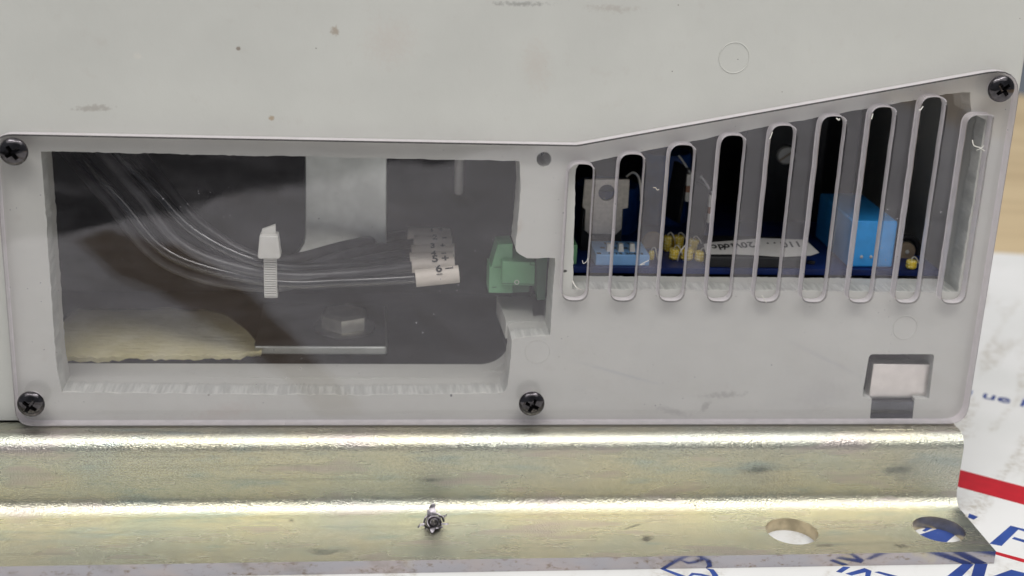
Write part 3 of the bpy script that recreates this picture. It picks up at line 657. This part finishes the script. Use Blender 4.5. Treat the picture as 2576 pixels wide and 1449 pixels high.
# ================================================================== green terminal block
Yg = 1.75
tb_ = thing('terminal_block', at(1290, 740, Yg), 'green pluggable terminal block sitting in the stepped notch of the housing', 'terminal block')
def gp(pts, Y): return [xz(*q, Y) for q in pts]
bevel(part('front_block', MB().prism(gp(((1263.5, 657), (1347, 660), (1345, 719), (1262, 717)), Yg), Yg, Yg+1.2).mesh('front_block', M_GREEN), tb_), 0.025)
bevel(part('side_flange', MB().prism(gp(((1231, 670), (1236, 672), (1252, 615), (1290, 613), (1290, 738), (1229, 737)), Yg+0.25), Yg+0.25, Yg+1.0).mesh('side_flange', M_GREEN), tb_), 0.025)
part('plug_body', MB().prism(gp(((1291, 655), (1346, 655), (1330, 735), (1291, 737)), Yg+0.3), Yg+0.32, Yg+1.0).mesh('plug_body', M_GREEND), tb_)  # darker green paints the shade below the front block
bevel(part('end_bracket', MB().prism(gp(((1349, 652), (1378, 650), (1372, 757), (1352, 757)), Yg), Yg+0.05, Yg+1.2).mesh('end_bracket', M_GREEND), tb_), 0.02)
for gpoly in (((1333, 660), (1335, 660), (1335, 667), (1333, 667)), ((1333, 665), (1346, 666), (1346, 668), (1333, 667)), ((1262.5, 712), (1345, 714), (1345, 716), (1262.5, 714))):  # thin dark boxes paint the shade of grooves
    part('mould_line', MB().prism(gp(gpoly, Yg), Yg-0.004, Yg+0.02).mesh('mould_line', M_GREEND, 0), tb_)
for gpoly in (((1243, 671), (1288, 671), (1288, 673), (1243, 673)), ((1238, 722), (1250, 721), (1250, 723), (1238, 724))):
    part('mould_line', MB().prism(gp(gpoly, Yg+0.25), Yg+0.245, Yg+0.27).mesh('mould_line', M_GREEND, 0), tb_)
cc = at(1300, 710, Yg)
part('test_hole', MB().lathe([(0.065, -0.05), (0.065, 0.006), (0.045, 0.006), (0.04, -0.02)], frame(cc, (1, 0, 0), (0, 0, 1)), 18).mesh('test_hole', M_NYLON), tb_)

# ================================================================== zinc L bracket with bolt
zf = at(800, 893, 2.75).z
zb = thing('angle_bracket', (at(870, 893, 2.75).x, 3.2, zf), 'grey zinc angle bracket with upright plate and bolted foot, behind the wires', 'bracket')
up = [xz(768, 385, 3.6), xz(972, 385, 3.6), xz(972, 604, 3.6), xz(972, 640, 3.6), xz(735, 650, 3.6), xz(752, 632, 3.6), xz(764, 612, 3.6), xz(768, 590, 3.6)]
up[0] = (up[0][0], 13.0); up[1] = (up[1][0], 13.0)
bevel(part('upright', MB().prism(up, 3.6, 3.9).mesh('upright', M_ZINC), zb), 0.03)
X0, X1 = at(640, 880, 2.75).x, at(975, 880, 2.75).x; zf1 = at(800, 871, 2.75).z
bevel(part('foot', MB().prism(roundpoly([(X0, 2.75), (X1, 2.75), (X1, 6.2), (X0, 6.2)], [0.05, 0.12, 0.3, 0.05]), zf, zf1-0.012, 'xy').mesh('foot', M_ZINC), zb), 0.035)
part('foot_top', MB().prism(roundpoly([(X0, 2.79), (X1-0.05, 2.79), (X1-0.05, 6.2), (X0, 6.2)], [0.02, 0.1, 0.3, 0.02]), zf1-0.012, zf1, 'xy').mesh('foot_top', M_DARKZ), zb)  # thin dark skin carrying the interior's painted reflection
bc = atz(866, 836, zf1)
bo = part('bolt', MB().lathe([(0.66, zf1+0.08), (0.69, zf1+0.11), (0.69, zf1+0.46), (0.58, zf1+0.54)], Matrix.Translation((bc.x, bc.y+0.3, 0)) @ Matrix.Rotation(0.42, 4, 'Z'), 6).mesh('bolt', M_BOLT, 20), zb)
part('washer', MB().lathe([(0.83, zf1+0.002), (0.86, zf1+0.02), (0.86, zf1+0.07), (0.83, zf1+0.09)], Matrix.Translation((bc.x, bc.y+0.3, 0)), 36).mesh('washer', M_LEAD), bo)

# ================================================================== yellowed foam sheet
f = MB(); nx, ny = 60, 16; G = []
for j in range(ny+1):
    row = []
    for i in range(nx+1):
        s_, t_ = i/nx, j/ny
        yl = 893 + (6 if s_ < 0.3 else 0) + 8*noise.noise(Vector((s_*14, 3, 0))) + 6*noise.noise(Vector((s_*37, 1, 0))) - 14*max(0, (s_-0.86)/0.14)
        xr = 658 - 150*t_**1.2
        pxx = 120 + (xr-120)*s_
        z_ = zs + 0.10 + 0.42*t_**0.6 - 0.55*t_**3 + 0.10*noise.noise(Vector((s_*5, t_*3, 2)))*t_
        q0 = at(120 + (658-120)*s_, yl, 2.55); Yd = 2.55 + t_*4.2 + 0.02*noise.noise(Vector((s_*30, 9, t_*4)))
        xw = q0.x - s_*(1.7*t_**1.5) - 0.35*t_*s_
        row.append((xw, Yd, z_ if t_ > 0 else q0.z))
    G.append(row)
V = [f.vs(r_) for r_ in G]; V2 = [f.vs([(q[0], q[1]+0.02, q[2]-0.14) for q in r_]) for r_ in G]
for A_, flip in ((V, 0), (V2, 1)):
    for j in range(ny):
        for i in range(nx): f.f([A_[j][i], A_[j][i+1], A_[j+1][i+1], A_[j+1][i]])
for i in range(nx): f.f([V[0][i], V2[0][i], V2[0][i+1], V[0][i+1]]); f.f([V[ny][i], V[ny][i+1], V2[ny][i+1], V2[ny][i]])
for j in range(ny): f.f([V[j][nx], V2[j][nx], V2[j+1][nx], V[j+1][nx]]); f.f([V[j][0], V[j+1][0], V2[j+1][0], V2[j][0]])
solo('foam_sheet', f.mesh('foam_sheet', M_FOAM, 60), 'yellowed foam sheet with ragged front edge, in the lower left of the wire window', 'foam sheet')

# ================================================================== circuit board behind the vents
ZB = at(1900, 676, 1.75).z                                # top of the board
pb = thing('circuit_board', (6.5, 4.5, ZB-0.16), 'blue circuit board with switch block, yellow resistors and blue capacitor behind the vent slots', 'circuit board')
part('board', MB().box(1.25, 11.9, 1.75, 8.6, ZB-0.16, ZB).mesh('board', M_PCB), pb)
def onb(px, py): return atz(px, py, ZB)
# dip switch
a = onb(1498, 668); b = onb(1632, 668); H = 0.30; Yd0 = a.y; Yd1 = atz(1490, 606, ZB+H).y
ds = part('dip_switch', MB().box(a.x, b.x, Yd0, Yd1, ZB+0.002, ZB+H).mesh('dip_switch', M_DIP), pb); bevel(ds, 0.02)
xm = (a.x+b.x)/2; sp = (b.x-a.x)*0.215
for k in (-1, 0, 1):
    lv = MB().loft([[(xm+k*sp+x, Yd0+0.30*(Yd1-Yd0)+y, ZB+H-0.02) for x, y in ((-.075, -.10), (.075, -.10), (.075, .14), (-.075, .14))],
                    [(xm+k*sp+x, Yd0+0.30*(Yd1-Yd0)+y+0.06, ZB+H+0.19) for x, y in ((-.055, -.06), (.055, -.06), (.055, .06), (-.055, .06))]])
    part('switch_lever', lv.mesh('switch_lever', M_NYLON), ds)
    part('printed_mark', text_mesh('printed_mark', str(k+2), 0.26, frame((xm+k*sp, Yd1-0.22, ZB+H+0.003), (1, 0, 0), (0, 1, 0)), M_INKGREY, 0.002, 0.006), ds)
    part('printed_mark', MB().box(xm+k*sp-0.20, xm+k*sp-0.08, Yd0+0.45*(Yd1-Yd0), Yd0+0.55*(Yd1-Yd0), ZB+H+0.001, ZB+H+0.004).mesh('printed_mark', M_INKGREY, 0), ds)
part('printed_mark', text_mesh('printed_mark', 'CTS 206-3', 0.22, frame((xm+0.10, Yd0+0.13, ZB+H+0.003), (1, 0, 0), (0, 1, 0)), M_INK, 0.002, 0.004), ds)
part('printed_mark', MB().box(a.x+0.03, a.x+0.15, Yd0+0.06, Yd0+0.20, ZB+H+0.001, ZB+H+0.004).mesh('printed_mark', M_INK, 0), ds)
# heat tab: metal face of a power transistor
Yh = 3.1
tabp = [xz(*q, Yh) for q in ((1471, 451), (1584, 451), (1580, 523), (1566, 526), (1564, 575), (1550, 590), (1481, 588), (1470, 579), (1473, 528), (1465, 521))]
hc = xz(1526.5, 485, Yh)
hm = plate('heat_tab', [tabp, ellipse(hc, 0.225, 0.225, 30)], 0.13, 0.012, 'xz', Yh); finish(hm, M_TIN, 30)
ht = part('heat_tab', hm, pb)
part('package', MB().box(tabp[8][0]-0.05, tabp[3][0]+0.05, Yh+0.14, Yh+0.5, at(1520, 640, Yh).z, tabp[3][1]).mesh('package', M_BLACK), ht)
for k in (-0.25, 0, 0.25):
    part('pin', MB().box(hc[0]-0.08+k-0.04, hc[0]-0.08+k+0.04, Yh+0.2, Yh+0.26, ZB, at(1520, 640, Yh).z).mesh('pin', M_LEAD), ht)
# dark blue cans behind
for px, w_, y_, zt_ in ((1525, 0.95, 5.2, 470), (1665, 0.75, 6.2, 385)):
    c = onb(px, 600); xcn = at(px, 600, y_).x; top_ = at(px, zt_, y_).z
    part('blue_can', MB().lathe([(w_*0.98, ZB+0.002), (w_, ZB+0.06), (w_, top_-0.12), (w_*0.93, top_), (0.02, top_)], Matrix.Translation((xcn, y_+w_*0.4, 0)), 36).mesh('blue_can', M_DKBLUE), pb)
w0 = [at(1575, 445, 4.2), at(1592, 434, 4.2), at(1606, 446, 4.2), at(1612, 478, 4.2), at(1612, 505, 4.2)]
part('wire_loop', MB().tube(spline(w0, 6), 0.035, 8).mesh('wire_loop', M_LEAD), pb)
# two power packages turned almost edge-on: dark reflection painted as black face, pale bushing in the hole, bright tab edge
for (hx, hy, y_) in ((1712, 440, 4.4), (1768, 493, 3.6)):
    c = at(hx, hy, y_); M_ = frame(c, Vector((0.30, -0.95, -0.02)), Vector((0.10, 0.03, 1)))
    hp = part('power_tab', MB().box(-0.40, 0.36, -1.3, 0.30, -0.05, 0.05, M_).mesh('power_tab', M_BLACK), pb)
    part('lit_hole_disc', MB().lathe([(0.06, -0.07), (0.22, -0.065), (0.24, -0.05)], M_ @ Matrix.Scale(-1, 4, (0, 0, 1)) @ Matrix.Scale(-1, 4, (0, 0, 1)), 24).mesh('lit_hole_disc', M_NYLON), hp)  # pale disc stands in for light through the hole
    e = at(hx+19, hy+30, y_-0.35); Me = frame(e, (1, 0, 0.0), (0.22, 0, 1))
    part('tab_edge', MB().box(-0.075, 0.075, 0.05, 0.38, 0, 0.10, Me).mesh('tab_edge', M_NYLON), hp)
    part('tab_edge', MB().box(-0.07, 0.07, -0.14, 0.048, 0, 0.10, Me).mesh('tab_edge', M_COPPER), hp)
    part('tab_edge', MB().box(-0.07, 0.06, -0.40, -0.142, 0, 0.10, Me).mesh('tab_edge', M_NYLON), hp)
    l0 = [e + Vector((-0.30, 0.2, 0.85)), e + Vector((-0.12, 0.1, 0.62)), e + Vector((0.05, 0.0, 0.36))]
    part('lead', MB().tube(spline(l0, 5), 0.035, 8).mesh('lead', M_LEAD), hp)
# yellow resistors standing on end, leads bent over the top
for k, (px, yt, yb, wd) in enumerate(((1638, 628, 654, 12), (1695, 622, 653, 21), (1727, 622, 654, 26), (1762, 629, 657, 26), (1704, 590, 630, 24), (1678, 590, 632, 18), (1742, 599, 636, 24), (2291, 651, 676, 23))):
    bs = onb(px, yb); y_ = bs.y; r = wd/2/80*(1+y_/40); tz = at(px, yt+3, y_).z
    rs = part('resistor', MB().lathe([(r*0.80, ZB+0.02), (r, ZB+0.06), (r*0.97, (ZB+tz)/2), (r, tz-0.05), (r*0.78, tz)], Matrix.Translation((bs.x, y_, 0)), 18).mesh('resistor', M_YEL), pb)
    sgn = 1 if k != 2 else -1
    ld = [(bs.x, y_, tz-0.02), (bs.x, y_, tz+0.06), (bs.x+0.08*sgn, y_-0.03, tz+0.09), (bs.x+(r+0.05)*sgn, y_-0.08, tz-0.1), (bs.x+(r+0.10)*sgn, y_-0.1, ZB)]
    part('lead', MB().tube(spline(ld, 5), 0.018, 8).mesh('lead', M_LEAD), rs)
dc = at(1641, 608, 3.6)
part('disc_capacitor', MB().lathe([(0.05, -0.10), (0.27, -0.08), (0.30, 0.0), (0.27, 0.08), (0.05, 0.10)], frame(dc, (1, 0, 0), (0, 0, 1)), 30).mesh('disc_capacitor', M_TAN), pb)
# black relay with a white label, printed upside down from here
zl = ZB + 0.30
rl_ = [atz(1780, 652, zl), atz(1912, 655, zl), atz(2045, 650, zl), atz(2000, 598, zl), atz(1790, 604, zl)]
rel = part('relay', MB().box(rl_[0].x+0.05, rl_[2].x-0.30, rl_[1].y+0.25, rl_[1].y+2.3, ZB+0.002, zl).mesh('relay', M_BLACK), pb); bevel(rel, 0.03)
y0_ = atz(1940, 645, zl).y; SL = 0.30
def onl(px, py, up=0.0):
    d = ray(px, py); return CAM + d*((zl + up + SL*(CAM.y - y0_) - CAM.z)/(d.z - SL*d.y))
lpt = [onl(*q, 0.02) for q in ((1776, 640), (1850, 640), (1912, 643), (1967, 647), (2040, 643), (2060, 636), (2026, 604), (1918, 600), (1795, 610), (1770, 615))]
lb = part('label', MB().loft([[tuple(q) for q in lpt], [(q.x, q.y, q.z+0.012) for q in lpt]]).mesh('label', M_WHITE, 0), rel)
lx = Vector((-1, -0.06, -0.06*SL)); ly = Vector((0.06, -1, -SL))
for ch, px, py in (('110', 1990, 614), ('\u00b7\u00b7\u00b7', 1948, 610), ('120V', 1880, 615), ('ac', 1838, 619), ('/', 1823, 620), ('dc', 1806, 621)):
    for k, g_ in enumerate(ch):
        q = onl(px - (k - (len(ch)-1)/2)*17, py + (k-(len(ch)-1)/2)*0.8, 0.036)
        part('label_character', text_mesh('label_character', g_, 0.36, frame(q, lx, ly), M_INK, 0.002, 0.010), rel)
for px, py, mt in ((1935, 668, M_TAN), (2015, 668, M_COPPER), (1990, 664, M_BLACK), (2040, 664, M_BLACK), (1965, 663, M_BLACK)):
    q = onb(px, py); o = part('chip_part', MB().box(-0.10, 0.10, -0.06, 0.06, 0.002, 0.09, Matrix.Translation(q) @ Matrix.Rotation(random.uniform(-.5, .5), 4, 'Z')).mesh('chip_part', mt), pb); bevel(o, 0.015)
# big blue box capacitor
f0 = onb(2124, 673); f1 = onb(2238, 672); tz = at(2190, 556, f0.y).z
cp = part('box_capacitor', MB().box(f0.x+0.08, f1.x+0.04, f0.y, f0.y+2.9, ZB+0.002, tz).mesh('box_capacitor', M_CAP), pb); bevel(cp, 0.06, 3)
for px in (2167, 2191):
    q = at(px, 646, f0.y); part('glint_pip', MB().lathe([(0.045, 0.0), (0.04, 0.02), (0.01, 0.035)], frame((q.x, f0.y+0.001, q.z), (1, 0, 0), (0, 0, 1)), 12).mesh('glint_pip', M_WHITE), cp)  # white pips standing in for glints
# wound coil and tan disc on the right
q = at(2280, 632, 2.9)
dcc = part('coil_core', MB().lathe([(0.06, 0.06), (0.24, 0.05), (0.25, 0.0), (0.24, -0.1)], frame(q, (1, 0, 0), (0, 0, 1)), 30).mesh('coil_core', M_TAN), pb)
part('hub', MB().lathe([(0.06, 0.05), (0.05, 0.09), (0.01, 0.10)], frame(q, (1, 0, 0), (0, 0, 1)), 14).mesh('hub', M_NYLON), dcc)
rr = [q + Vector((0.42*cos(a_)+0.05, 0.25, 0.46*sin(a_)-0.12)) for a_ in [2*pi*i/28 for i in range(29)]]
part('coil_ring', MB().tube(rr, 0.085, 10).mesh('coil_ring', M_BLACK), pb)
q = onb(1441, 666)
bevel(part('green_plug', MB().box(q.x-0.12, q.x+0.10, q.y, q.y+0.9, ZB+0.002, ZB+0.55).mesh('green_plug', M_GREEN), pb), 0.03)
